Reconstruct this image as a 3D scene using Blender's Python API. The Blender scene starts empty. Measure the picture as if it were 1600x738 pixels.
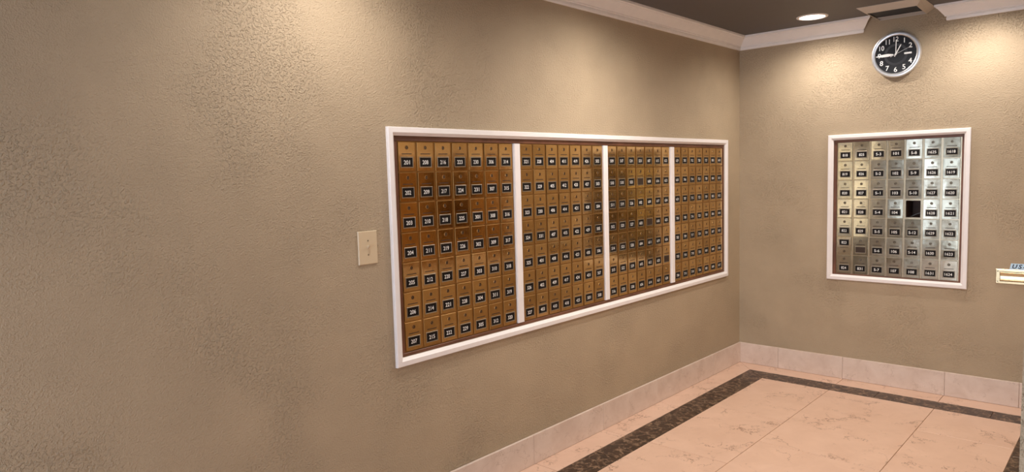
import bpy, bmesh, math, random
from mathutils import Matrix, Vector

random.seed(7)
sc = bpy.context.scene
COL = sc.collection

# ------------------------------------------------------------------ camera
FPX = 1091.2
YAW, PITCH, ROLL = math.radians(42.4176), math.radians(-4.9982), math.radians(-1.5869)
fwd = Vector((-math.sin(YAW) * math.cos(PITCH), math.cos(YAW) * math.cos(PITCH), math.sin(PITCH)))
rgt = fwd.cross(Vector((0, 0, 1))).normalized()
upv = rgt.cross(fwd)
cr, cu = math.cos(ROLL) * rgt + math.sin(ROLL) * upv, -math.sin(ROLL) * rgt + math.cos(ROLL) * upv
cam_d = bpy.data.cameras.new('camera')
cam_d.sensor_width = 36.0
cam_d.lens = FPX / 1600 * 36.0
cam_d.clip_start = 0.05
cam = bpy.data.objects.new('camera', cam_d)
m = Matrix((cr, cu, -fwd)).transposed().to_4x4()
m.translation = Vector((2.4725, -5.4733, 1.6))
cam.matrix_world = m
COL.objects.link(cam)
sc.camera = cam

# ------------------------------------------------------------------ world, exposure
world = bpy.data.worlds.new('world')
sc.world = world
world.use_nodes = True
bg = world.node_tree.nodes['Background']
bg.inputs[0].default_value = (0.75, 0.85, 1.0, 1)
bg.inputs[1].default_value = 0.3
vs = sc.view_settings
vs.view_transform = 'Standard'
vs.look = 'None'
vs.exposure = -0.06
vs.gamma = 1.0
vs.use_curve_mapping = False

CEIL = 2.641
WARM = (1.0, 0.92, 0.835)
# recessed ceiling lamps, the last two unseen lobby fill added for ambient light: (x, y, watts, cone degrees)
LAMPS = [
    (0.692, -0.364, 41, 162),
    (1.660, -0.364, 41, 162),
    (0.450, -3.900, 43, 168),
    (0.692, -2.130, 74, 172),
    (1.660, -2.130, 72, 172),
    (4.300, -3.200, 60, 172),
    (3.200, -6.300, 60, 172),
]
WIN_STRENGTH = 6.0
WIN_COLOR = (0.72, 0.84, 1.0)

def spot(x, y, watts, cone):
    d = bpy.data.lights.new('lamp_bulb', 'SPOT')
    d.energy = watts
    d.color = WARM
    d.spot_size = math.radians(cone)
    d.spot_blend = 0.85
    d.shadow_soft_size = 0.035
    o = bpy.data.objects.new('lamp_bulb', d)
    o.location = (x, y, CEIL - 0.02)
    COL.objects.link(o)
    return o
for L in LAMPS:
    spot(*L)

# ------------------------------------------------------------------ materials
def new_mat(name):
    mt = bpy.data.materials.new(name)
    mt.use_nodes = True
    nt = mt.node_tree
    return mt, nt, nt.nodes['Principled BSDF']

def N(nt, kind, **kw):
    n = nt.nodes.new(kind)
    for k, v in kw.items():
        setattr(n, k, v)
    return n

def setin(n, **kw):
    for k, v in kw.items():
        n.inputs[k.replace('_', ' ')].default_value = v

def rgba(c):
    return (c[0], c[1], c[2], 1.0)

def simple(name, col, rough=0.5, metal=0.0, spec=0.5):
    mt, nt, b = new_mat(name)
    b.inputs['Base Color'].default_value = rgba(col)
    b.inputs['Roughness'].default_value = rough
    b.inputs['Metallic'].default_value = metal
    b.inputs['Specular IOR Level'].default_value = spec
    return mt

def ramp(nt, stops, fac):
    r = N(nt, 'ShaderNodeValToRGB')
    e = r.color_ramp.elements
    while len(e) < len(stops):
        e.new(0.5)
    for el, (p, c) in zip(e, stops):
        el.position = p
        el.color = rgba(c) if len(c) == 3 else c
    nt.links.new(fac, r.inputs['Fac'])
    return r.outputs['Color']

def noise(nt, vec, scale, detail=3.0, rough=0.5, dist=0.0):
    n = N(nt, 'ShaderNodeTexNoise')
    setin(n, Scale=scale, Detail=detail, Roughness=rough, Distortion=dist)
    if vec is not None:
        nt.links.new(vec, n.inputs['Vector'])
    return n.outputs['Fac']

def math_(nt, op, a, b=None, clamp=False):
    n = N(nt, 'ShaderNodeMath', operation=op)
    n.use_clamp = clamp
    for i, v in enumerate((a, b)):
        if v is None:
            continue
        if isinstance(v, (int, float)):
            n.inputs[i].default_value = v
        else:
            nt.links.new(v, n.inputs[i])
    return n.outputs[0]

def mix_col(nt, fac, a, b, blend='MIX'):
    n = N(nt, 'ShaderNodeMix', data_type='RGBA', blend_type=blend)
    for s, v in ((n.inputs[0], fac), (n.inputs[6], a), (n.inputs[7], b)):
        if isinstance(v, (int, float)):
            s.default_value = v
        elif isinstance(v, tuple):
            s.default_value = rgba(v)
        else:
            nt.links.new(v, s)
    return n.outputs[2]

def plaster(name, col):
    mt, nt, b = new_mat(name)
    co = N(nt, 'ShaderNodeTexCoord').outputs['Object']
    sh = N(nt, 'ShaderNodeVectorMath', operation='ADD')
    sh.inputs[1].default_value = (0.32, 0, 0)
    nt.links.new(co, sh.inputs[0])
    co = sh.outputs[0]
    # knock-down texture: clumps whose density drifts over the wall, plus a fine orange peel
    big = noise(nt, co, 2.2, 2.0, 0.5)
    mask = ramp(nt, [(0.46, (0.3, 0.3, 0.3)), (0.64, (1, 1, 1))], big)
    clump = noise(nt, co, 105.0, 2.5, 0.55, 0.6)
    clump = ramp(nt, [(0.50, (0, 0, 0)), (0.66, (1, 1, 1))], clump)
    fine = noise(nt, co, 190.0, 2.0, 0.5)
    h = math_(nt, 'ADD', math_(nt, 'MULTIPLY', clump, mask), math_(nt, 'MULTIPLY', fine, 0.9))
    bp = N(nt, 'ShaderNodeBump')
    setin(bp, Strength=1.0, Distance=0.0033)
    nt.links.new(h, bp.inputs['Height'])
    nt.links.new(bp.outputs[0], b.inputs['Normal'])
    tone = noise(nt, co, 3.5, 4.0, 0.6)
    c = ramp(nt, [(0.3, tuple(v * 0.95 for v in col)), (0.7, tuple(v * 1.05 for v in col))], tone)
    nt.links.new(c, b.inputs['Base Color'])
    setin(b, Roughness=0.62)
    b.inputs['Specular IOR Level'].default_value = 0.3
    return mt

def marble(name, base, light, vein, vein_amt, rough, scale=1.0, dark=False):
    mt, nt, b = new_mat(name)
    tc = N(nt, 'ShaderNodeTexCoord').outputs['Object']
    rnd = N(nt, 'ShaderNodeObjectInfo').outputs['Random']
    add = N(nt, 'ShaderNodeVectorMath', operation='ADD')
    cmb = N(nt, 'ShaderNodeCombineXYZ')
    nt.links.new(math_(nt, 'MULTIPLY', rnd, 37.0), cmb.inputs[0])
    nt.links.new(math_(nt, 'MULTIPLY', rnd, 91.0), cmb.inputs[1])
    nt.links.new(math_(nt, 'MULTIPLY', rnd, 53.0), cmb.inputs[2])
    nt.links.new(tc, add.inputs[0])
    nt.links.new(cmb.outputs[0], add.inputs[1])
    v = add.outputs[0]
    cloud = noise(nt, v, 5.0 * scale, 6.0, 0.6, 0.4)
    c = ramp(nt, [(0.30, base), (0.70, light)], cloud)
    # distort, then crack lines from the edges of a Voronoi
    nz = N(nt, 'ShaderNodeTexNoise')
    setin(nz, Scale=4.5 * scale, Detail=6.0, Roughness=0.65)
    nt.links.new(v, nz.inputs['Vector'])
    sc_ = N(nt, 'ShaderNodeVectorMath', operation='SCALE')
    sc_.inputs['Scale'].default_value = 0.55 / scale
    nt.links.new(nz.outputs['Color'], sc_.inputs[0])
    ad2 = N(nt, 'ShaderNodeVectorMath', operation='ADD')
    nt.links.new(v, ad2.inputs[0])
    nt.links.new(sc_.outputs[0], ad2.inputs[1])
    vo = N(nt, 'ShaderNodeTexVoronoi', feature='DISTANCE_TO_EDGE')
    setin(vo, Scale=3.1 * scale)
    nt.links.new(ad2.outputs[0], vo.inputs['Vector'])
    wd = 0.10 if dark else 0.018
    ln = ramp(nt, [(0.0, (1, 1, 1)), (wd, (0, 0, 0))], vo.outputs['Distance'])
    brk = ramp(nt, [(0.36, (0, 0, 0)), (0.58, (1, 1, 1))] if dark else [(0.46, (0, 0, 0)), (0.60, (1, 1, 1))], noise(nt, v, 6.0 * scale, 3.0, 0.6))
    f = math_(nt, 'MULTIPLY', math_(nt, 'MULTIPLY', ln, brk), vein_amt)
    c = mix_col(nt, f, c, vein)
    vo2 = N(nt, 'ShaderNodeTexVoronoi', feature='DISTANCE_TO_EDGE')
    setin(vo2, Scale=8.5 * scale)
    nt.links.new(ad2.outputs[0], vo2.inputs['Vector'])
    ln2 = ramp(nt, [(0.0, (1, 1, 1)), (0.022, (0, 0, 0))], vo2.outputs['Distance'])
    brk2 = ramp(nt, [(0.52, (0, 0, 0)), (0.70, (1, 1, 1))], noise(nt, v, 9.0 * scale, 2.0, 0.5))
    f2 = math_(nt, 'MULTIPLY', math_(nt, 'MULTIPLY', ln2, brk2), vein_amt * 0.45)
    c = mix_col(nt, f2, c, vein)
    nt.links.new(c, b.inputs['Base Color'])
    setin(b, Roughness=rough)
    return mt

def brass(name, dark, light, rough, warp):
    mt, nt, b = new_mat(name)
    co = N(nt, 'ShaderNodeTexCoord').outputs['Object']
    rnd = N(nt, 'ShaderNodeObjectInfo').outputs['Random']
    cmb = N(nt, 'ShaderNodeCombineXYZ')
    nt.links.new(math_(nt, 'MULTIPLY', rnd, 40.0), cmb.inputs[2])
    add = N(nt, 'ShaderNodeVectorMath', operation='ADD')
    nt.links.new(co, add.inputs[0])
    nt.links.new(cmb.outputs[0], add.inputs[1])
    v = add.outputs[0]
    tar = noise(nt, v, 30.0, 4.0, 0.6)
    f = math_(nt, 'ADD', math_(nt, 'MULTIPLY', rnd, 0.6), math_(nt, 'MULTIPLY', tar, 0.5))
    c = ramp(nt, [(0.15, dark), (0.85, light)], f)
    nt.links.new(c, b.inputs['Base Color'])
    r = math_(nt, 'ADD', math_(nt, 'MULTIPLY', tar, 0.10), rough - 0.06)
    nt.links.new(r, b.inputs['Roughness'])
    setin(b, Metallic=1.0)
    bp = N(nt, 'ShaderNodeBump')
    setin(bp, Strength=0.6, Distance=warp)
    nt.links.new(noise(nt, v, 22.0, 1.0, 0.4), bp.inputs['Height'])
    nt.links.new(bp.outputs[0], b.inputs['Normal'])
    return mt

def wood(name, a, b_, rough=0.45):
    mt, nt, b = new_mat(name)
    co = N(nt, 'ShaderNodeTexCoord').outputs['Object']
    mp = N(nt, 'ShaderNodeMapping')
    mp.inputs['Scale'].default_value = (3, 3, 60)
    nt.links.new(co, mp.inputs['Vector'])
    c = ramp(nt, [(0.35, a), (0.65, b_)], noise(nt, mp.outputs[0], 2.0, 4.0, 0.6))
    nt.links.new(c, b.inputs['Base Color'])
    setin(b, Roughness=rough)
    return mt

def emit(name, col, strength):
    mt, nt, b = new_mat(name)
    b.inputs['Base Color'].default_value = (0.8, 0.8, 0.8, 1)
    b.inputs['Emission Color'].default_value = rgba(col)
    b.inputs['Emission Strength'].default_value = strength
    return mt

def painted(name, col, rough=0.4):
    mt, nt, b = new_mat(name)
    co = N(nt, 'ShaderNodeTexCoord').outputs['Object']
    c = ramp(nt, [(0.3, tuple(v * 0.96 for v in col)), (0.7, col)], noise(nt, co, 14.0, 3.0, 0.5))
    nt.links.new(c, b.inputs['Base Color'])
    setin(b, Roughness=rough)
    return mt

M = {}
M['wall'] = plaster('tan_plaster', (0.455, 0.358, 0.246))
M['ceiling'] = painted('taupe_ceiling_paint', (0.112, 0.100, 0.098), 0.6)
M['white'] = painted('white_gloss_paint', (0.90, 0.855, 0.85), 0.38)
M['crown'] = painted('white_crown_paint', (0.92, 0.885, 0.865), 0.45)
M['cream'] = marble('cream_marble', (0.71, 0.475, 0.355), (0.79, 0.545, 0.415), (0.24, 0.11, 0.06), 1.0, 0.30)
M['base_marble'] = marble('baseboard_marble', (0.66, 0.52, 0.44), (0.78, 0.65, 0.57), (0.32, 0.2, 0.14), 0.5, 0.35, 1.6)
M['dark_marble'] = marble('dark_brown_marble', (0.012, 0.007, 0.005), (0.062, 0.032, 0.018), (0.34, 0.22, 0.14), 0.9, 0.36, 5.0, True)
M['grout'] = simple('grout', (0.38, 0.25, 0.165), 0.8)
M['brass'] = brass('golden_brass', (0.55, 0.345, 0.14), (0.78, 0.53, 0.24), 0.13, 0.00045)
M['brass_frame'] = brass('dull_brass', (0.38, 0.22, 0.08), (0.48, 0.29, 0.115), 0.32, 0.0005)
M['pale_brass'] = brass('pale_polished_brass', (0.28, 0.26, 0.20), (0.49, 0.46, 0.375), 0.11, 0.0006)
M['pale_frame'] = brass('pale_brass_frame', (0.36, 0.30, 0.21), (0.44, 0.37, 0.27), 0.25, 0.0008)
M['edge'] = brass('dull_brass_edge', (0.40, 0.23, 0.085), (0.48, 0.29, 0.115), 0.5, 0.0003)
M['holder'] = brass('plate_holder_metal', (0.29, 0.245, 0.18), (0.34, 0.29, 0.225), 0.5, 0.0004)
M['wood'] = wood('red_brown_wood', (0.10, 0.036, 0.018), (0.19, 0.075, 0.038))
M['box_wood'] = wood('dark_box_wood', (0.05, 0.02, 0.012), (0.10, 0.04, 0.022), 0.6)
M['black'] = simple('black_plastic', (0.008, 0.006, 0.006), 0.5, 0.0, 0.15)
M['digit'] = simple('white_engraving', (0.85, 0.84, 0.82), 0.5)
M['slot'] = simple('dark_slot', (0.03, 0.014, 0.006), 0.6)
M['chrome'] = simple('brushed_silver', (0.72, 0.73, 0.76), 0.28, 0.85)
M['face'] = simple('clock_face_black', (0.010, 0.011, 0.015), 0.25)
M['face_ring'] = simple('clock_face_grey', (0.028, 0.029, 0.034), 0.4)
M['hand'] = simple('white_enamel', (0.92, 0.92, 0.92), 0.4)
M['ivory'] = simple('ivory_plastic', (0.66, 0.53, 0.36), 0.35)
M['screw'] = simple('screw_metal', (0.25, 0.2, 0.14), 0.4, 0.6)
M['vent'] = painted('vent_enamel', (0.56, 0.50, 0.44), 0.4)
M['vent_dark'] = simple('vent_blade_dark', (0.022, 0.023, 0.026), 0.5)
M['slot_brass'] = brass('polished_slot_brass', (0.52, 0.42, 0.25), (0.60, 0.50, 0.32), 0.24, 0.0006)
M['sign'] = simple('pale_blue_vinyl', (0.55, 0.76, 0.95), 0.5)
M['sign_ink'] = simple('navy_ink', (0.008, 0.018, 0.06), 0.5)
M['paper'] = simple('grey_paper', (0.42, 0.44, 0.47), 0.7)
M['lens'] = emit('lamp_lens', (1.0, 0.93, 0.84), 9.0)
M['pane'] = emit('daylit_pane', WIN_COLOR, WIN_STRENGTH)

# ------------------------------------------------------------------ mesh helpers
ROT_LEFT = Matrix(((0, 0, 1), (1, 0, 0), (0, 1, 0)))     # local x along the wall, y up, z out of it
ROT_BACK = Matrix(((1, 0, 0), (0, 0, -1), (0, 1, 0)))
ROT_RIGHT = Matrix(((0, 0, -1), (-1, 0, 0), (0, 1, 0)))

def place(o, rot, loc):
    mm = rot.to_4x4()
    mm.translation = Vector(loc)
    o.matrix_world = mm

def box(bm, x0, x1, y0, y1, z0, z1, mi=0):
    vs_ = [bm.verts.new((x, y, z)) for z in (z0, z1) for y in (y0, y1) for x in (x0, x1)]
    for f in ((0, 2, 3, 1), (4, 5, 7, 6), (0, 1, 5, 4), (2, 6, 7, 3), (0, 4, 6, 2), (1, 3, 7, 5)):
        bm.faces.new([vs_[i] for i in f]).material_index = mi

def loft(bm, rings, mi=0, cap=True):
    """rings: lists of equal length of points, closed loops."""
    rv = [[bm.verts.new(p) for p in r] for r in rings]
    n = len(rv[0])
    for a, b in zip(rv, rv[1:]):
        for i in range(n):
            bm.faces.new((a[i], a[(i + 1) % n], b[(i + 1) % n], b[i])).material_index = mi
    if cap:
        bm.faces.new(list(reversed(rv[0]))).material_index = mi
        bm.faces.new(rv[-1]).material_index = mi

def rect(x0, x1, y0, y1, z):
    return [(x0, y0, z), (x1, y0, z), (x1, y1, z), (x0, y1, z)]

def circ(cx, cy, r, z, n=24):
    return [(cx + r * math.cos(2 * math.pi * i / n), cy + r * math.sin(2 * math.pi * i / n), z) for i in range(n)]

def ring(bm, outer0, inner0, mi=0):
    """closed band through four loops: outer low, outer high, inner high, inner low given as list of loops."""
    loops = [[bm.verts.new(p) for p in l] for l in outer0 + inner0]
    n = len(loops[0])
    k = len(loops)
    for j in range(k):
        a, b = loops[j], loops[(j + 1) % k]
        for i in range(n):
            bm.faces.new((a[i], a[(i + 1) % n], b[(i + 1) % n], b[i])).material_index = mi

def finish(bm, name, mats, smooth=False):
    bmesh.ops.recalc_face_normals(bm, faces=bm.faces)
    me = bpy.data.meshes.new(name)
    bm.to_mesh(me)
    bm.free()
    for mt in (mats if isinstance(mats, (list, tuple)) else [mats]):
        me.materials.append(mt)
    if smooth:
        me.shade_smooth()
        try:
            me.set_sharp_from_angle(angle=math.radians(35))
        except Exception:
            pass
    return me

def obj(name, me, parent=None):
    o = bpy.data.objects.new(name, me)
    COL.objects.link(o)
    if parent is not None:
        o.parent = parent
    return o

def build(name, mats, fn, parent=None, smooth=False):
    bm = bmesh.new()
    fn(bm)
    return obj(name, finish(bm, name, mats, smooth), parent)

def thing(name, label, cat, rot, loc, group=None):
    o = bpy.data.objects.new(name, None)
    o.empty_display_size = 0.05
    COL.objects.link(o)
    place(o, rot, loc)
    o['label'] = label
    o['category'] = cat
    if group:
        o['group'] = group
    return o

def struct(o):
    o['kind'] = 'structure'
    return o

# ------------------------------------------------------------------ lettering (one pass of the text evaluator)
_texts = {}
def request(s, bold=0.0, shear=0.0):
    _texts[(s, bold, shear)] = None

def bake_texts():
    made = []
    for key in _texts:
        s, bold, shear = key
        cu_ = bpy.data.curves.new('lettering', 'FONT')
        cu_.body = s
        cu_.size = 1.0
        cu_.resolution_u = 3
        cu_.offset = bold
        cu_.shear = shear
        cu_.space_character = 1.35 if shear else 1.0
        o = bpy.data.objects.new('lettering', cu_)
        COL.objects.link(o)
        made.append((key, o, cu_))
    bpy.context.view_layer.update()
    dg = bpy.context.evaluated_depsgraph_get()
    for key, o, cu_ in made:
        me = o.evaluated_get(dg).to_mesh()
        v = [tuple(p.co) for p in me.vertices]
        f = [tuple(p.vertices) for p in me.polygons]
        o.evaluated_get(dg).to_mesh_clear()
        _texts[key] = (v, f)
    for key, o, cu_ in made:
        bpy.data.objects.remove(o)
        bpy.data.curves.remove(cu_)

def letter(bm, key, cx, cy, w, h, z, mi):
    """lettering scaled to the box w x h centred on (cx, cy)."""
    v, f = _texts[key]
    xs = [p[0] for p in v]
    ys = [p[1] for p in v]
    x0, x1, y0, y1 = min(xs), max(xs), min(ys), max(ys)
    if w is None:
        w = h * (x1 - x0) / (y1 - y0) * (0.85 if len(key[0]) == 2 else 1.0)
    nv = [bm.verts.new((cx + ((p[0] - x0) / (x1 - x0) - 0.5) * w, cy + ((p[1] - y0) / (y1 - y0) - 0.5) * h, z)) for p in v]
    for q in f:
        try:
            bm.faces.new([nv[i] for i in q]).material_index = mi
        except ValueError:
            pass

def seq(spec):
    out = []
    for part in spec.split(','):
        if '>' in part:
            a, b = part.split('>')
            out += [str(i) for i in range(int(a), int(b) + 1)]
        else:
            out.append(part)
    return out

BANK_NUMBERS = [
    seq('201>212,214>231,301>312,314>320'),
    seq('321>331,401>412,414>431,501>508'),
    seq('509>512,514>531,601>612,614>628'),
    seq('629>631,701>712,714>731,801>812,814>817'),
]
BACK_NUMBERS = (seq('818>824') + seq('825>829') + [None, '831'] + ['S-3', 'S-2', 'S-1', 'S-4', 'S-5', 'S-6', 'S-7']
                + seq('101>107') + ['S-8', 'S-9', 'S-10', 'OPEN', 'S-12', 'S-14', '108'] + seq('1625>1631') + seq('1618>1624'))
BLANK = {'601', '610', '627'}          # plates missing from their holders in the third bank
for nums in BANK_NUMBERS + [BACK_NUMBERS]:
    for s in nums:
        if s and s != 'OPEN' and s not in BLANK:
            request(s, 0.010)
for s in ('1', '2', '4', '5', '6', '7', '8', '9', '10', '11', '12'):
    request(s, 0.006)
request('US-MAIL', 0.03, 0.25)
bake_texts()

# ------------------------------------------------------------------ structure: walls
def wall_with_opening(bm, u0, u1, v0, v1, a0, a1, b0, b1, thick):
    us, vs_ = (u0, a0, a1, u1), (v0, b0, b1, v1)
    front = [[bm.verts.new((u, v, 0)) for u in us] for v in vs_]
    back = [[bm.verts.new((u, v, -thick)) for u in us] for v in vs_]
    for j in range(3):
        for i in range(3):
            if i == 1 and j == 1:
                continue
            bm.faces.new((front[j][i], front[j][i + 1], front[j + 1][i + 1], front[j + 1][i]))
            bm.faces.new((back[j][i], back[j + 1][i], back[j + 1][i + 1], back[j][i + 1]))
    for j, i, dj, di in [(0, k, 0, 1) for k in range(3)] + [(3, k, 0, 1) for k in range(3)] + [(k, 0, 1, 0) for k in range(3)] + [(k, 3, 1, 0) for k in range(3)] + [(1, 1, 0, 1), (2, 1, 0, 1), (1, 1, 1, 0), (1, 2, 1, 0)]:
        bm.faces.new((front[j][i], front[j + dj][i + di], back[j + dj][i + di], back[j][i]))

RW = 2.30            # inner face of the right wall
RE = -3.785          # where the right wall ends
NEAR = -8.2
FAR_R = 6.0
LF = dict(u0=-3.566, u1=-0.240, v0=0.750, v1=1.8255)      # long frame, outer edge
BF = dict(u0=0.694, u1=1.5945, v0=0.752, v1=1.8275)       # back frame, outer edge
FW = 0.038                                                # width of the moulding

w = struct(build('wall_left', M['wall'], lambda bm: wall_with_opening(bm, NEAR, 0.25, -0.02, CEIL, LF['u0'] + FW, LF['u1'] - FW, LF['v0'] + FW, LF['v1'] - FW, 0.12)))
place(w, ROT_LEFT, (0, 0, 0))
w = struct(build('wall_back', M['wall'], lambda bm: wall_with_opening(bm, 0.0, RW + 0.2, -0.02, CEIL, BF['u0'] + FW, BF['u1'] - FW, BF['v0'] + FW, BF['v1'] - FW, 0.25)))
place(w, ROT_BACK, (0, 0, 0))
struct(build('wall_right', M['wall'], lambda bm: box(bm, RW, RW + 0.16, RE, 0.0, -0.02, CEIL)))
struct(build('wall_lobby_end', M['wall'], lambda bm: box(bm, RW + 0.16, FAR_R, -1.2, -1.0, -0.02, CEIL)))
struct(build('wall_lobby_side', M['wall'], lambda bm: box(bm, FAR_R, FAR_R + 0.15, NEAR, -1.0, -0.02, CEIL)))
w = struct(build('wall_near', M['wall'], lambda bm: wall_with_opening(bm, 0.0, FAR_R, -0.02, CEIL, 0.15, 3.00, 0.10, 2.45, 0.15)))
place(w, Matrix(((1, 0, 0), (0, 0, 1), (0, 1, 0))), (0, NEAR, 0))
struct(build('ceiling', M['ceiling'], lambda bm: box(bm, -0.15, FAR_R + 0.2, NEAR - 0.2, 0.3, CEIL, CEIL + 0.12)))

# daylit entrance window in the wall behind the camera
MULL = [0.15, 1.10, 2.05, 3.00]
def win_frame(bm):
    for i, x in enumerate(MULL):
        a, b = (x, x + 0.06) if i == 0 else ((x - 0.06, x) if i == 3 else (x - 0.03, x + 0.03))
        box(bm, a, b, NEAR - 0.09, NEAR - 0.03, 0.10, 2.45)
    for x0, x1 in zip(MULL, MULL[1:]):
        for z0, z1 in ((0.10, 0.16), (2.39, 2.45)):
            box(bm, x0 + 0.06, x1 - 0.06, NEAR - 0.085, NEAR - 0.035, z0, z1)
wf = struct(build('window_1', M['chrome'], win_frame))
for x0, x1 in zip(MULL, MULL[1:]):
    build('window_pane', M['pane'], lambda bm: box(bm, x0 + 0.03, x1 - 0.03, NEAR - 0.07, NEAR - 0.06, 0.16, 2.39), wf)

# unseen glowing sidelight added behind the camera for cool streaks and daylight
def side_frame(bm):
    for y0, y1 in ((-6.75, -6.69), (-6.36, -6.28), (-5.95, -5.89)):
        box(bm, 0.0005, 0.05, y0, y1, 0.25, 2.25)
    for y0, y1 in ((-6.69, -6.36), (-6.28, -5.95)):
        for z0, z1 in ((0.25, 0.31), (2.19, 2.25)):
            box(bm, 0.0005, 0.045, y0, y1, z0, z1)
wf = struct(build('window_added', M['chrome'], side_frame))
for y0, y1 in ((-6.69, -6.36), (-6.28, -5.95)):
    build('window_pane', M['pane'], lambda bm: box(bm, 0.012, 0.02, y0, y1, 0.31, 2.19), wf)

# ------------------------------------------------------------------ floor of stone pieces
def floor_bed(bm):
    box(bm, 0, FAR_R, NEAR, 0.0, -0.05, -0.006)
floor = struct(build('floor', M['grout'], floor_bed))

def tile(name, mt, x0, x1, y0, y1, parent, gap=0.0015):
    cx, cy = (x0 + x1) / 2, (y0 + y1) / 2
    a, b, e = (x1 - x0) / 2 - gap, (y1 - y0) / 2 - gap, 0.0012
    bm = bmesh.new()
    loft(bm, [rect(-a, a, -b, b, -0.006), rect(-a, a, -b, b, -e), rect(-a + e, a - e, -b + e, b - e, 0.0)])
    o = obj(name, finish(bm, name, mt), parent)
    o.location = (cx, cy, 0)
    return o

def poly_tile(name, mt, pts, parent):
    cx = sum(p[0] for p in pts) / len(pts)
    cy = sum(p[1] for p in pts) / len(pts)
    bm = bmesh.new()
    loft(bm, [[((p[0] - cx) * s, (p[1] - cy) * s, z) for p in pts] for s, z in ((0.996, -0.006), (0.996, -0.001), (0.99, 0.0))])
    o = obj(name, finish(bm, name, mt), parent)
    o.location = (cx, cy, 0)
    return o

A1, A2 = 0.170, 0.338           # light strip, dark strip along the left wall
B1, B2 = -0.183, -0.349         # the same along the back wall
R1, R2 = 1.9725, 2.140
YJ = [0, -0.66, -1.31, -1.985, -2.64, -3.30, -3.95]
# light strips, mitred in the corner
poly_tile('marble_tile', M['cream'], [(0, 0), (0, -0.66), (A1, -0.66), (A1, B1)], floor)
poly_tile('marble_tile', M['cream'], [(0, 0), (A1, B1), (0.822, B1), (0.822, 0)], floor)
for a, b in zip(YJ[1:], YJ[2:]):
    tile('marble_tile', M['cream'], 0, A1, b, a, floor)
for a, b in ((0.822, 1.477), (1.477, 2.30)):
    tile('marble_tile', M['cream'], a, b, B1, 0, floor)
for a, b in zip([B1] + YJ[1:], YJ[1:]):
    tile('marble_tile', M['cream'], R2, RW, b, a, floor)
# dark brown strips
DJ = [B1, -0.95, -1.62, -2.30, -2.95, -3.95]
poly_tile('border_tile', M['dark_marble'], [(A1, B1), (A1, -0.95), (A2, -0.95), (A2, B2)], floor)
poly_tile('border_tile', M['dark_marble'], [(A1, B1), (A2, B2), (1.12, B2), (1.12, B1)], floor)
for a, b in zip(DJ[1:], DJ[2:]):
    tile('border_tile', M['dark_marble'], A1, A2, b, a, floor)
for a, b in ((1.12, 1.79), (1.79, R2)):
    tile('border_tile', M['dark_marble'], a, b, B2, B1, floor)
for a, b in zip([B2] + DJ[1:], DJ[1:]):
    tile('border_tile', M['dark_marble'], R1, R2, b, a, floor)
# field
for x0, x1, js in ((A2, 0.828, [B2, -1.165, -1.985, -2.81, -3.95]), (0.828, 1.487, [B2, -1.575, -2.40, -3.95]), (1.487, R1, [B2, -0.832, -1.655, -2.48, -3.95])):
    for a, b in zip(js, js[1:]):
        tile('marble_tile', M['cream'], x0, x1, b, a, floor)
# lobby beyond the alcove
tile('marble_tile', M['cream'], 0, RW, NEAR, -3.95, floor)
tile('marble_tile', M['cream'], RW + 0.16, FAR_R, NEAR, -1.2, floor)

# ------------------------------------------------------------------ baseboards of stone slabs
BH, BT = 0.166, 0.016
def slab(u0, u1, parent):
    g, e = 0.0007, 0.0015
    a = (u1 - u0) / 2 - g
    bm = bmesh.new()
    loft(bm, [rect(-a, a, 0.001, BH, 0.003), rect(-a, a, 0.001, BH, BT - e), rect(-a + e, a - e, 0.001 + e, BH - e, BT)])
    o = obj('marble_slab', finish(bm, 'marble_slab', M['base_marble']), parent)
    o.location = ((u0 + u1) / 2, 0, 0)
    return o
bl = struct(build('baseboard_left', M['grout'], lambda bm: box(bm, -7.9, -0.001, 0, BH - 0.003, 0.0002, 0.003)))
place(bl, ROT_LEFT, (0, 0, 0))
for a, b in ((-0.496, -BT), (-1.335, -0.496), (-1.985, -1.335), (-2.652, -1.985), (-3.31, -2.652), (-3.97, -3.31), (-7.9, -3.97)):
    slab(a, b, bl)
bb = struct(build('baseboard_back', M['grout'], lambda bm: box(bm, 0.001, RW - 0.001, 0, BH - 0.003, 0.0002, 0.003)))
place(bb, ROT_BACK, (0, 0, 0))
for a, b in ((0.001, 0.33), (0.33, 0.816), (0.816, 1.482), (1.482, 1.90), (1.90, RW)):
    slab(a, b, bb)

# ------------------------------------------------------------------ crown moulding
CP = [(0.0, 2.541), (0.011, 2.541), (0.014, 2.548), (0.015, 2.559), (0.011, 2.563), (0.012, 2.566), (0.024, 2.567), (0.025, 2.573), (0.036, 2.585), (0.052, 2.602), (0.064, 2.615), (0.072, 2.619), (0.074, 2.624), (0.083, 2.627), (0.083, CEIL), (0.0, CEIL)]
def crown(name, rot, u_at, ends):
    """ends: two functions giving the along-wall position of the cut for a projection h."""
    def fn(bm):
        loft(bm, [[(ends[k](h), z, h) for h, z in CP] for k in (0, 1)])
    o = struct(build(name, M['crown'], fn))
    place(o, rot, (0, 0, 0))
    return o
crown('trim_1', ROT_LEFT, 0, (lambda h: NEAR, lambda h: -h))
crown('trim_2', ROT_BACK, 0, (lambda h: h, lambda h: 0.917 + h * 0.85))
crown('trim_3', ROT_BACK, 0, (lambda h: 1.447 - h * 0.85, lambda h: RW))

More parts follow.
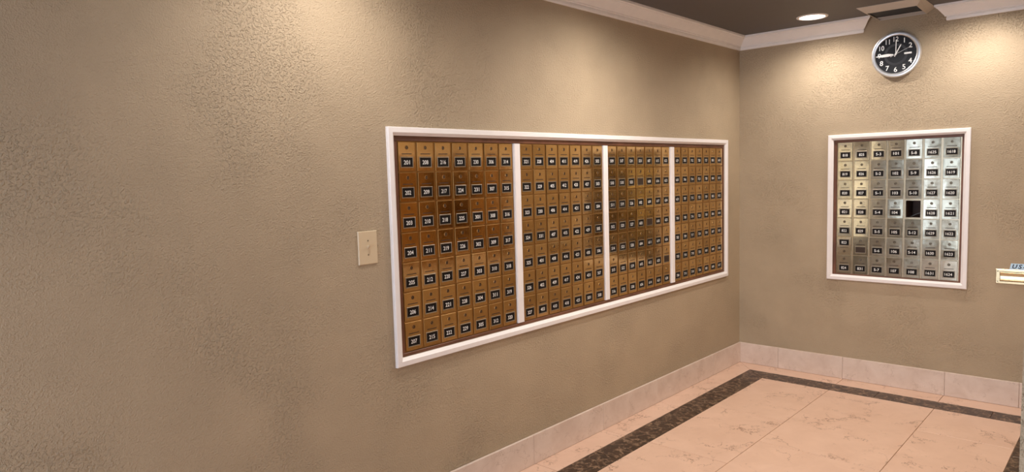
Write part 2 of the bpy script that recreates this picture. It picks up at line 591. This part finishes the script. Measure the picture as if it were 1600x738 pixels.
# ------------------------------------------------------------------ mailbox frames (white moulding with a wood liner)
PROF = [(0.0, 0.0), (0.0, 0.014), (0.003, 0.0175), (0.024, 0.0185), (0.0265, 0.016), (0.036, 0.008), (FW, 0.006), (FW, -0.030), (0.020, -0.030), (0.020, 0.0)]
def moulding(frame, W, H):
    """four mitred lengths of moulding around the rectangle (0, 0, W, H)."""
    def run(p0, p1, inx, iny, d0, d1):
        def fn(bm):
            loft(bm, [[(p[0] + d[0] * u + inx * u, p[1] + d[1] * u + iny * u, h) for u, h in PR] for p, d in ((p0, d0), (p1, d1))])
        return fn
    PR = [(0.0, 0.0002)] + PROF[1:7] + [(FW, 0.0002)]
    build('rail', M['white'], run((0, H), (W, H), 0, -1, (1, 0), (-1, 0)), frame)
    build('rail', M['white'], run((0, 0), (W, 0), 0, 1, (1, 0), (-1, 0)), frame)
    build('stile', M['white'], run((0, 0), (0, H), 1, 0, (0, 1), (0, -1)), frame)
    build('stile', M['white'], run((W, 0), (W, H), -1, 0, (0, 1), (0, -1)), frame)

def liner(frame, x0, x1, y0, y1, wl, wr, wb, wt, z0=-0.036, z1=-0.004):
    def bar(a, b, c, d):
        return lambda bm: loft(bm, [rect(a, b, c, d, z0), rect(a, b, c, d, z1 - 0.0015), rect(a + 0.0015, b - 0.0015, c + 0.0015, d - 0.0015, z1)])
    build('wood_liner', M['wood'], bar(x0, x1, y1 - wt, y1), frame)
    build('wood_liner', M['wood'], bar(x0, x1, y0, y0 + wb), frame)
    build('wood_liner', M['wood'], bar(x0, x0 + wl, y0 + wb, y1 - wt), frame)
    build('wood_liner', M['wood'], bar(x1 - wr, x1, y0 + wb, y1 - wt), frame)

Z = -0.012                      # face of the brass, behind the wall face
PW, PH = 0.1095, 0.1368         # pitch of the doors
ROW_TOP, ROW_BOT = 1.670, 0.849
COL0 = [-3.447, -2.630, -1.818, -1.003]

lf = thing('mailbox_surround', 'long white moulded frame with three white dividers around four mailbox banks on the left wall', 'frame', ROT_LEFT, (0, LF['u0'], LF['v0']))
Wl, Hl = LF['u1'] - LF['u0'], LF['v1'] - LF['v0']
moulding(lf, Wl, Hl)
bank_edges = []
for c0 in COL0:
    bank_edges.append((c0 - PW / 2 - 0.0005, c0 + 6.5 * PW + 0.0005))
ZB, ZT = ROW_BOT - 0.0415 - 0.003, ROW_TOP + 0.0905 + 0.004
liner(lf, FW, Wl - FW, FW, Hl - FW, bank_edges[0][0] - LF['u0'] - FW - 0.001, max(0.003, LF['u1'] - FW - bank_edges[3][1] - 0.001), ZB - LF['v0'] - FW - 0.001, LF['v1'] - FW - ZT - 0.001)
for a, b in zip(bank_edges, bank_edges[1:]):
    x0, x1 = a[1] - LF['u0'] + 0.001, b[0] - LF['u0'] - 0.001
    y0, y1 = ZB - LF['v0'] + 0.002, ZT - LF['v0'] - 0.001
    build('divider', M['white'], lambda bm: loft(bm, [rect(x0, x1, y0, y1, -0.036), rect(x0, x1, y0, y1, -0.0005), rect(x0 + 0.004, x1 - 0.004, y0 + 0.002, y1 - 0.002, 0.0035)]), lf)

bf = thing('mailbox_surround', 'smaller white moulded frame around the single mailbox bank on the back wall below the clock', 'frame', ROT_BACK, (BF['u0'], 0, BF['v0']))
Wb, Hb = BF['u1'] - BF['u0'], BF['v1'] - BF['v0']
moulding(bf, Wb, Hb)
PWB, PHB = 0.1124, 0.1391
BC0, BROW_TOP = 0.8105, 1.677
BX0, BX1 = BC0 - PWB / 2 - 0.0005, BC0 + 6.5 * PWB + 0.0005
BZ0, BZ1 = BROW_TOP - 6 * PHB - 0.0425, BROW_TOP + 0.0935
liner(bf, FW, Wb - FW, FW, Hb - FW, BX0 - BF['u0'] - FW - 0.001, BF['u1'] - FW - BX1 - 0.001, BZ0 - BF['v0'] - FW - 0.001, BF['v1'] - FW - BZ1 - 0.001)

# ------------------------------------------------------------------ mailbox doors (local origin at the number plate)
PLW, PLH = 0.0650, 0.0415
def door_mesh(name, pw, ph, mats, blank=False):
    bm = bmesh.new()
    a, y0, y1 = pw / 2 - 0.0068, -0.0405, ph - 0.0405 - 0.0060
    loft(bm, [rect(-a, a, y0, y1, 0.0), rect(-a, a, y0, y1, 0.0028), rect(-a + 0.0011, a - 0.0011, y0 + 0.0011, y1 - 0.0011, 0.0040)], 0)
    for f in bm.faces:
        if max(abs(v.co.z - 0.0040) for v in f.verts) > 1e-5:
            f.material_index = len(mats) - 1
    # embossed holder around the plate
    q = lambda d, z: rect(-PLW / 2 - d, PLW / 2 + d, -PLH / 2 - d, PLH / 2 + d, z)
    ring(bm, [q(0.0044, 0.0039), q(0.0032, 0.0048)], [q(0.0008, 0.0048), q(0.0, 0.0039)], 1)
    return finish(bm, name, mats)

def slot_mesh():
    bm = bmesh.new()
    loft(bm, [rect(-0.029, 0.029, -0.0019, 0.0019, 0.0038), rect(-0.029, 0.029, -0.0019, 0.0019, 0.0043)])  # thin dark strip, its colour standing for the shade in a groove
    return finish(bm, 'slot', M['slot'])

def lock_mesh(mt):
    bm = bmesh.new()
    ring(bm, [circ(0, 0, 0.0098, 0.0038, 16), circ(0, 0, 0.0088, 0.0060, 16)], [circ(0, 0, 0.0078, 0.0060, 16), circ(0, 0, 0.0074, 0.0046, 16)], 0)
    loft(bm, [circ(0, 0, 0.0075, 0.0040, 16), circ(0, 0, 0.0075, 0.0049, 16)], 1)
    box(bm, -0.0011, 0.0011, -0.004, 0.004, 0.0049, 0.0052, 0)
    return finish(bm, 'lock', [mt, M['slot']], True)

def plate_mesh(s):
    bm = bmesh.new()
    a, b = PLW / 2 - 0.0004, PLH / 2 - 0.0004
    box(bm, -a, a, -b, b, 0.0038, 0.0046, 0)
    if s:
        letter(bm, (s, 0.010, 0.0), -0.0015, -0.0005, {3: 0.035, 4: 0.045}.get(len(s), 0.035), 0.0190, 0.0048, 1)
    return finish(bm, 'number_plate', [M['black'], M['digit']])

def lattice(pw, ph, x0, x1, y0, y1, cx, cy, skip=None):
    """brass strips between the doors, built as one face frame."""
    def fn(bm):
        xs = [x0] + [cx + (i + 0.5) * pw for i in range(6)] + [x1]
        t = 0.0105
        for i, x in enumerate(xs):
            a, b = (x, x + t) if i == 0 else ((x - t, x) if i == 7 else (x - t, x + t))
            box(bm, a, b, y0, y1, -0.020, 0.0)
        ys = [y0] + [cy + j * ph + ph - 0.0405 - 0.003 for j in range(6)] + [y1]
        for j, y in enumerate(ys):
            a, b = (y, y + t) if j == 0 else ((y - t, y) if j == 7 else (y - t, y + t))
            for i in range(7):
                u, v = xs[i] + t, xs[i + 1] - t
                box(bm, u, v, a, b, -0.0199, -0.0001)
    return fn

SLOT = slot_mesh()
LOCK = lock_mesh(M['brass_frame'])
LOCK_PALE = lock_mesh(M['pale_frame'])
DOOR = door_mesh('mailbox_door', PW, PH, [M['brass'], M['holder'], M['edge']])
DOOR_PALE = door_mesh('mailbox_door', PWB, PHB, [M['pale_brass'], M['holder'], M['pale_brass']])

def mailbox_door(bank, x, y, s, door_me, lock_me, tilt, blank=False, flipped=False):
    d = obj('mailbox_door', door_me, bank)
    d.location = (x, y, 0.0006)
    d.rotation_euler = (random.gauss(0, tilt), random.gauss(0, tilt), 0)
    sl = obj('slot', SLOT, d)
    sl.location = (0, 0.0376, 0)
    lk = obj('lock', lock_me, d)
    lk.location = (0, 0.066, 0)
    lk.rotation_euler = (0, 0, random.choice((0, 0, math.pi / 2, 0.5)))
    if blank:
        pl = build('empty_plate_holder', M['slot'], lambda bm: box(bm, -PLW / 2, PLW / 2, -PLH / 2, PLH / 2, 0.0036, 0.0042), d)
        d['label'] = 'brass door whose number plate is missing'
    else:
        pl = obj('number_plate', plate_mesh(s), d)
    if flipped:
        d.rotation_euler.z = math.pi
        d.location.y += 0.0505
        pl.rotation_euler.z = math.pi
        d['label'] = 'brass door hung upside down, its number plate above the lock'
    return d

BANK_LABELS = [
    'leftmost mailbox bank of the long frame, 49 brass doors numbered 201 to 320',
    'second mailbox bank from the left in the long frame, brass doors numbered 321 to 508',
    'third mailbox bank from the left in the long frame, three number plates missing',
    'rightmost mailbox bank of the long frame, nearest the room corner',
]
for k, c0 in enumerate(COL0):
    e0, e1 = bank_edges[k]
    bank = thing('mailbox_bank', BANK_LABELS[k], 'mailbox', ROT_LEFT, (Z, e0, ZB), 'mailbox banks in the long frame')
    build('face_frame', M['brass_frame'], lattice(PW, PH, 0, e1 - e0, 0, ZT - ZB, c0 - e0, ROW_BOT - ZB), bank)
    build('back_panel', M['box_wood'], lambda bm: box(bm, 0.0005, e1 - e0 - 0.0005, 0.0005, ZT - ZB - 0.0005, -0.0235, -0.0202), bank)
    for i in range(7):
        for j in range(7):
            s = BANK_NUMBERS[k][i * 7 + j]
            mailbox_door(bank, c0 - e0 + i * PW, ROW_TOP - j * PH - ZB, s, DOOR, LOCK, 0.0055, s in BLANK)

bank = thing('mailbox_bank', 'pale polished mailbox bank of seven columns on the back wall, one compartment doorless', 'mailbox', ROT_BACK, (BX0, -Z, BZ0))
build('face_frame', M['pale_frame'], lattice(PWB, PHB, 0, BX1 - BX0, 0, BZ1 - BZ0, BC0 - BX0, BROW_TOP - 6 * PHB - BZ0), bank)
OX, OY = BC0 + 4 * PWB - BX0, BROW_TOP - 3 * PHB - BZ0
def hollow(bm):
    a, y0, y1, dpt = PWB / 2 - 0.0105, OY - 0.0405 + 0.0075, OY + PHB - 0.0405 - 0.0135, -0.20
    t = 0.003
    x0, x1 = OX - a, OX + a
    box(bm, x0 - t, x0, y0 - t, y1 + t, dpt, -0.0205)
    box(bm, x1, x1 + t, y0 - t, y1 + t, dpt, -0.0205)
    box(bm, x0, x1, y0 - t, y0, dpt, -0.0205)
    box(bm, x0, x1, y1, y1 + t, dpt, -0.0205)
    box(bm, x0, x1, y0, y1, dpt, dpt + t)
cmp_ = build('open_compartment', M['box_wood'], hollow, bank)
cmp_['label'] = 'dark empty compartment with no door'
for i in range(7):
    for j in range(7):
        s = BACK_NUMBERS[i * 7 + j]
        if s == 'OPEN':
            continue
        mailbox_door(bank, BC0 + i * PWB - BX0, BROW_TOP - j * PHB - BZ0, s, DOOR_PALE, LOCK_PALE, 0.015, s is None, s == '823')

# the bank on the right wall: seen only as a reflection in the left doors, so its doors are one mesh
rb = thing('mailbox_bank', 'framed mailbox bank on the right wall, seen only reflected in the left brass doors', 'mailbox', ROT_RIGHT, (RW, -0.24, LF['v0']))
RL, RH = 2.75, LF['v1'] - LF['v0']
moulding(rb, RL, RH)
build('back_panel', M['wood'], lambda bm: box(bm, FW, RL - FW, FW, RH - FW, 0.0003, 0.0022), rb)
def far_doors(bm):
    for i in range(24):
        for j in range(7):
            x, y = 0.058 + i * PW, 0.057 + j * PH
            box(bm, x, x + 0.098, y, y + 0.131, 0.0023, 0.006)
o = build('door_sheet', M['brass'], far_doors, rb)
o['kind'] = 'stuff'

# slip of paper leaning in the doorless compartment
def slip(bm):
    top = [(-0.036 + 0.006 * i, 0.004 * math.sin(i * 0.26)) for i in range(13)]
    loft(bm, [[(x, y, z) for x, y in top] + [(x, y - 0.0012, z) for x, y in reversed(top)] for z in (-0.06, 0.0)])
pz = BROW_TOP - 3 * PHB
o = build('paper_slip', M['paper'], slip)
place(o, ROT_BACK @ Matrix.Rotation(math.radians(24), 3, 'Z'), (BC0 + 4 * PWB + 0.007, 0.055, pz - 0.0165))
o['label'] = 'thin grey slip of paper leaning inside the doorless mailbox compartment'
o['category'] = 'paper'

# ------------------------------------------------------------------ wall clock
CX, CZ_, CRAD = 1.142, 2.358, 0.157
clock = thing('wall_clock', 'round silver rimmed wall clock with black face hung above the back mailboxes', 'clock', ROT_BACK @ Matrix.Diagonal((1, 1, 1.4)), (CX, -0.001, CZ_))
build('case', M['chrome'], lambda bm: ring(bm, [circ(0, 0, CRAD * 0.93, 0.0, 64), circ(0, 0, CRAD, 0.010, 64), circ(0, 0, CRAD, 0.020, 64), circ(0, 0, CRAD - 0.006, 0.027, 64)],
      [circ(0, 0, 0.136, 0.0295, 64), circ(0, 0, 0.129, 0.0265, 64), circ(0, 0, 0.128, 0.020, 64), circ(0, 0, 0.128, 0.0, 64)]), clock, True)
build('face', M['face'], lambda bm: loft(bm, [circ(0, 0, 0.1278, 0.004, 64), circ(0, 0, 0.1278, 0.022, 64)]), clock)
build('face_ring', M['face_ring'], lambda bm: ring(bm, [circ(0, 0, 0.074, 0.0219, 48), circ(0, 0, 0.074, 0.0223, 48)], [circ(0, 0, 0.058, 0.0223, 48), circ(0, 0, 0.058, 0.0219, 48)]), clock)
for n in (1, 2, 4, 5, 6, 7, 8, 9, 10, 11, 12):
    a = math.radians(90 - 30 * n)
    build('numeral', M['hand'], lambda bm: letter(bm, (str(n), 0.006, 0.0), 0, 0, None, 0.0335, 0.0225, 0), clock).location = (0.1035 * math.cos(a), 0.1035 * math.sin(a), 0)
build('date_window', M['hand'], lambda bm: box(bm, 0.052, 0.098, -0.0055, 0.0055, 0.0219, 0.0228), clock)
def hand(name, ang, pts, z, mt):
    """outline in (along, across) turned to a clock angle in degrees."""
    t = math.radians(90 - ang)
    c, s = math.cos(t), math.sin(t)
    def fn(bm):
        loft(bm, [[(p[0] * c - p[1] * s, p[0] * s + p[1] * c, zz) for p in pts] for zz in (z, z + 0.0008)])
    return build(name, mt, fn, clock)
hand('hour_hand', 27, [(-0.016, -0.003), (0.012, -0.0032), (0.066, -0.0032), (0.074, 0), (0.066, 0.0032), (0.012, 0.0032), (-0.016, 0.003)], 0.0245, M['hand'])
hand('minute_hand', 268, [(0.014, -0.0025), (0.045, -0.0098), (0.085, -0.0088), (0.124, -0.0015), (0.124, 0.0015), (0.085, 0.0088), (0.045, 0.0098), (0.014, 0.0025)], 0.0262, M['hand'])
hand('white_bar', 1, [(0.0, -0.0022), (0.100, -0.0030), (0.100, 0.0030), (0.0, 0.0022)], 0.0236, M['hand'])  # narrow white bar from the hub towards twelve
hand('second_hand', 66, [(-0.036, -0.0017), (-0.012, -0.0008), (0.098, -0.0006), (0.098, 0.0006), (-0.012, 0.0008), (-0.036, 0.0017)], 0.0276, M['hand'])
build('hand_hub', M['hand'], lambda bm: loft(bm, [circ(0, 0, 0.0055, 0.022, 20), circ(0, 0, 0.0055, 0.029, 20)]), clock)

# ------------------------------------------------------------------ light switch
sw = thing('light_switch', 'ivory toggle light switch plate on the left wall beside the long mailbox frame', 'switch', ROT_LEFT, (0.0, -3.690, 1.234))
SWW, SWH = 0.0495, 0.144
build('plate', M['ivory'], lambda bm: loft(bm, [rect(-SWW, SWW, 0, SWH, 0.0005), rect(-SWW, SWW, 0, SWH, 0.003), rect(-SWW + 0.003, SWW - 0.003, 0.003, SWH - 0.003, 0.0065)]), sw)
build('toggle_surround', M['ivory'], lambda bm: box(bm, -0.0065, 0.0065, SWH / 2 - 0.015, SWH / 2 + 0.015, 0.0064, 0.0075), sw)
build('toggle', M['ivory'], lambda bm: loft(bm, [rect(-0.0048, 0.0048, SWH / 2 - 0.006, SWH / 2 + 0.008, 0.0074), [(x, y + 0.011, z) for x, y, z in rect(-0.0038, 0.0038, SWH / 2 - 0.003, SWH / 2 + 0.003, 0.019)]]), sw)
for y in (SWH / 2 - 0.0305, SWH / 2 + 0.0305):
    build('screw', M['screw'], lambda bm: loft(bm, [circ(0, y, 0.0036, 0.0063, 12), circ(0, y, 0.0030, 0.0076, 12)]), sw)

# ------------------------------------------------------------------ brass mail slot and its sign
ms = thing('mail_slot', 'polished brass outgoing mail slot low on the back wall at the right picture edge', 'mail slot', ROT_BACK, (1.752, 0, 0.8055))
MW, MH = 0.30, 0.096
def ms_plate(bm):
    q = lambda d, e, z: rect(d, MW - d, e, MH - e, z)
    ring(bm, [q(0, 0, 0.0005), q(0, 0, 0.003), q(0.003, 0.003, 0.006)], [q(0.022, 0.016, 0.006), q(0.024, 0.018, 0.0035), q(0.024, 0.018, 0.0005)])
build('plate', M['slot_brass'], ms_plate, ms)
def ms_flap(bm):
    x0, x1, y0, y1 = 0.0255, MW - 0.0255, 0.0195, MH - 0.0195
    pr = [(0.002, y0), (0.008, y0), (0.011, y0 + 0.006), (0.008, y0 + 0.014), (0.0065, y0 + 0.032), (0.009, y1 - 0.010), (0.011, y1 - 0.004), (0.009, y1), (0.002, y1)]
    loft(bm, [[(x, y, z) for z, y in pr] for x in (x0, x1)])
build('flap', M['slot_brass'], ms_flap, ms)
for x in (0.011, MW - 0.011):
    for y in (0.014, MH - 0.014):
        build('screw', M['screw'], lambda bm: loft(bm, [circ(x, y, 0.0042, 0.0058, 12), circ(x, y, 0.0036, 0.0075, 12)]), ms)
sg = thing('mail_sign', 'pale blue label with slanted navy lettering just above the brass mail slot', 'sign', ROT_BACK, (1.825, 0, 0.9035))
build('backing', M['sign'], lambda bm: loft(bm, [[(0, 0, z), (0.20, 0, z), (0.207, 0.038, z), (0.007, 0.038, z)] for z in (0.0006, 0.0014)]), sg)
build('lettering', M['sign_ink'], lambda bm: letter(bm, ('US-MAIL', 0.03, 0.25), 0.104, 0.019, 0.180, 0.028, 0.0016, 0), sg)

# ------------------------------------------------------------------ ceiling air vent
vt = thing('ceiling_vent', 'tan metal air vent with sloped flange in the crown moulding gap above the clock', 'vent', Matrix.Identity(3), (1.182, -0.2, CEIL))
def vent_flange(bm):
    o0 = [(-0.192, -0.200), (0.192, -0.200), (0.192, 0.195), (-0.192, 0.195)]
    i0 = [(-0.150, -0.138), (0.152, -0.138), (0.140, 0.185), (-0.150, 0.185)]
    L_ = lambda p, z, s=0.0: [(x - math.copysign(s, x), y - math.copysign(s, y), z) for x, y in p]
    ring(bm, [L_(o0, -0.0005), L_(o0, -0.004), L_(i0, -0.036)], [L_(i0, -0.036, 0.004), L_(i0, -0.030, 0.004), L_(o0, -0.0005, 0.012)])
build('flange', M['vent'], vent_flange, vt)
build('duct_shade', M['vent_dark'], lambda bm: box(bm, -0.15, 0.15, -0.14, 0.18, -0.008, -0.0006), vt)  # flat dark plate, its colour standing for the shade inside the duct
for y in (-0.075, 0.0, 0.075):
    build('louver', M['vent_dark'], lambda bm: loft(bm, [[(x, y - 0.026, -0.012), (x, y + 0.018, -0.030), (x, y + 0.019, -0.0285), (x, y - 0.025, -0.0105)] for x in (-0.143, 0.134)]), vt)
build('inner_lip', M['vent'], lambda bm: box(bm, -0.145, 0.136, 0.105, 0.112, -0.034, -0.028), vt)

# ------------------------------------------------------------------ recessed ceiling lights
def ceiling_light(x, y, label):
    t = thing('ceiling_light', label, 'ceiling light', Matrix.Identity(3), (x, y, CEIL), 'recessed ceiling lights')
    build('trim_ring', M['white'], lambda bm: ring(bm, [circ(0, 0, 0.104, -0.0005, 48), circ(0, 0, 0.102, -0.005, 48)], [circ(0, 0, 0.086, -0.007, 48), circ(0, 0, 0.080, -0.0005, 48)]), t, True)
    build('lens', M['lens'], lambda bm: loft(bm, [circ(0, 0, 0.0815, -0.0008, 40), circ(0, 0, 0.0815, -0.003, 40)]), t)
    return t
ceiling_light(LAMPS[0][0], LAMPS[0][1], 'glowing round recessed light in the dark ceiling left of the vent')
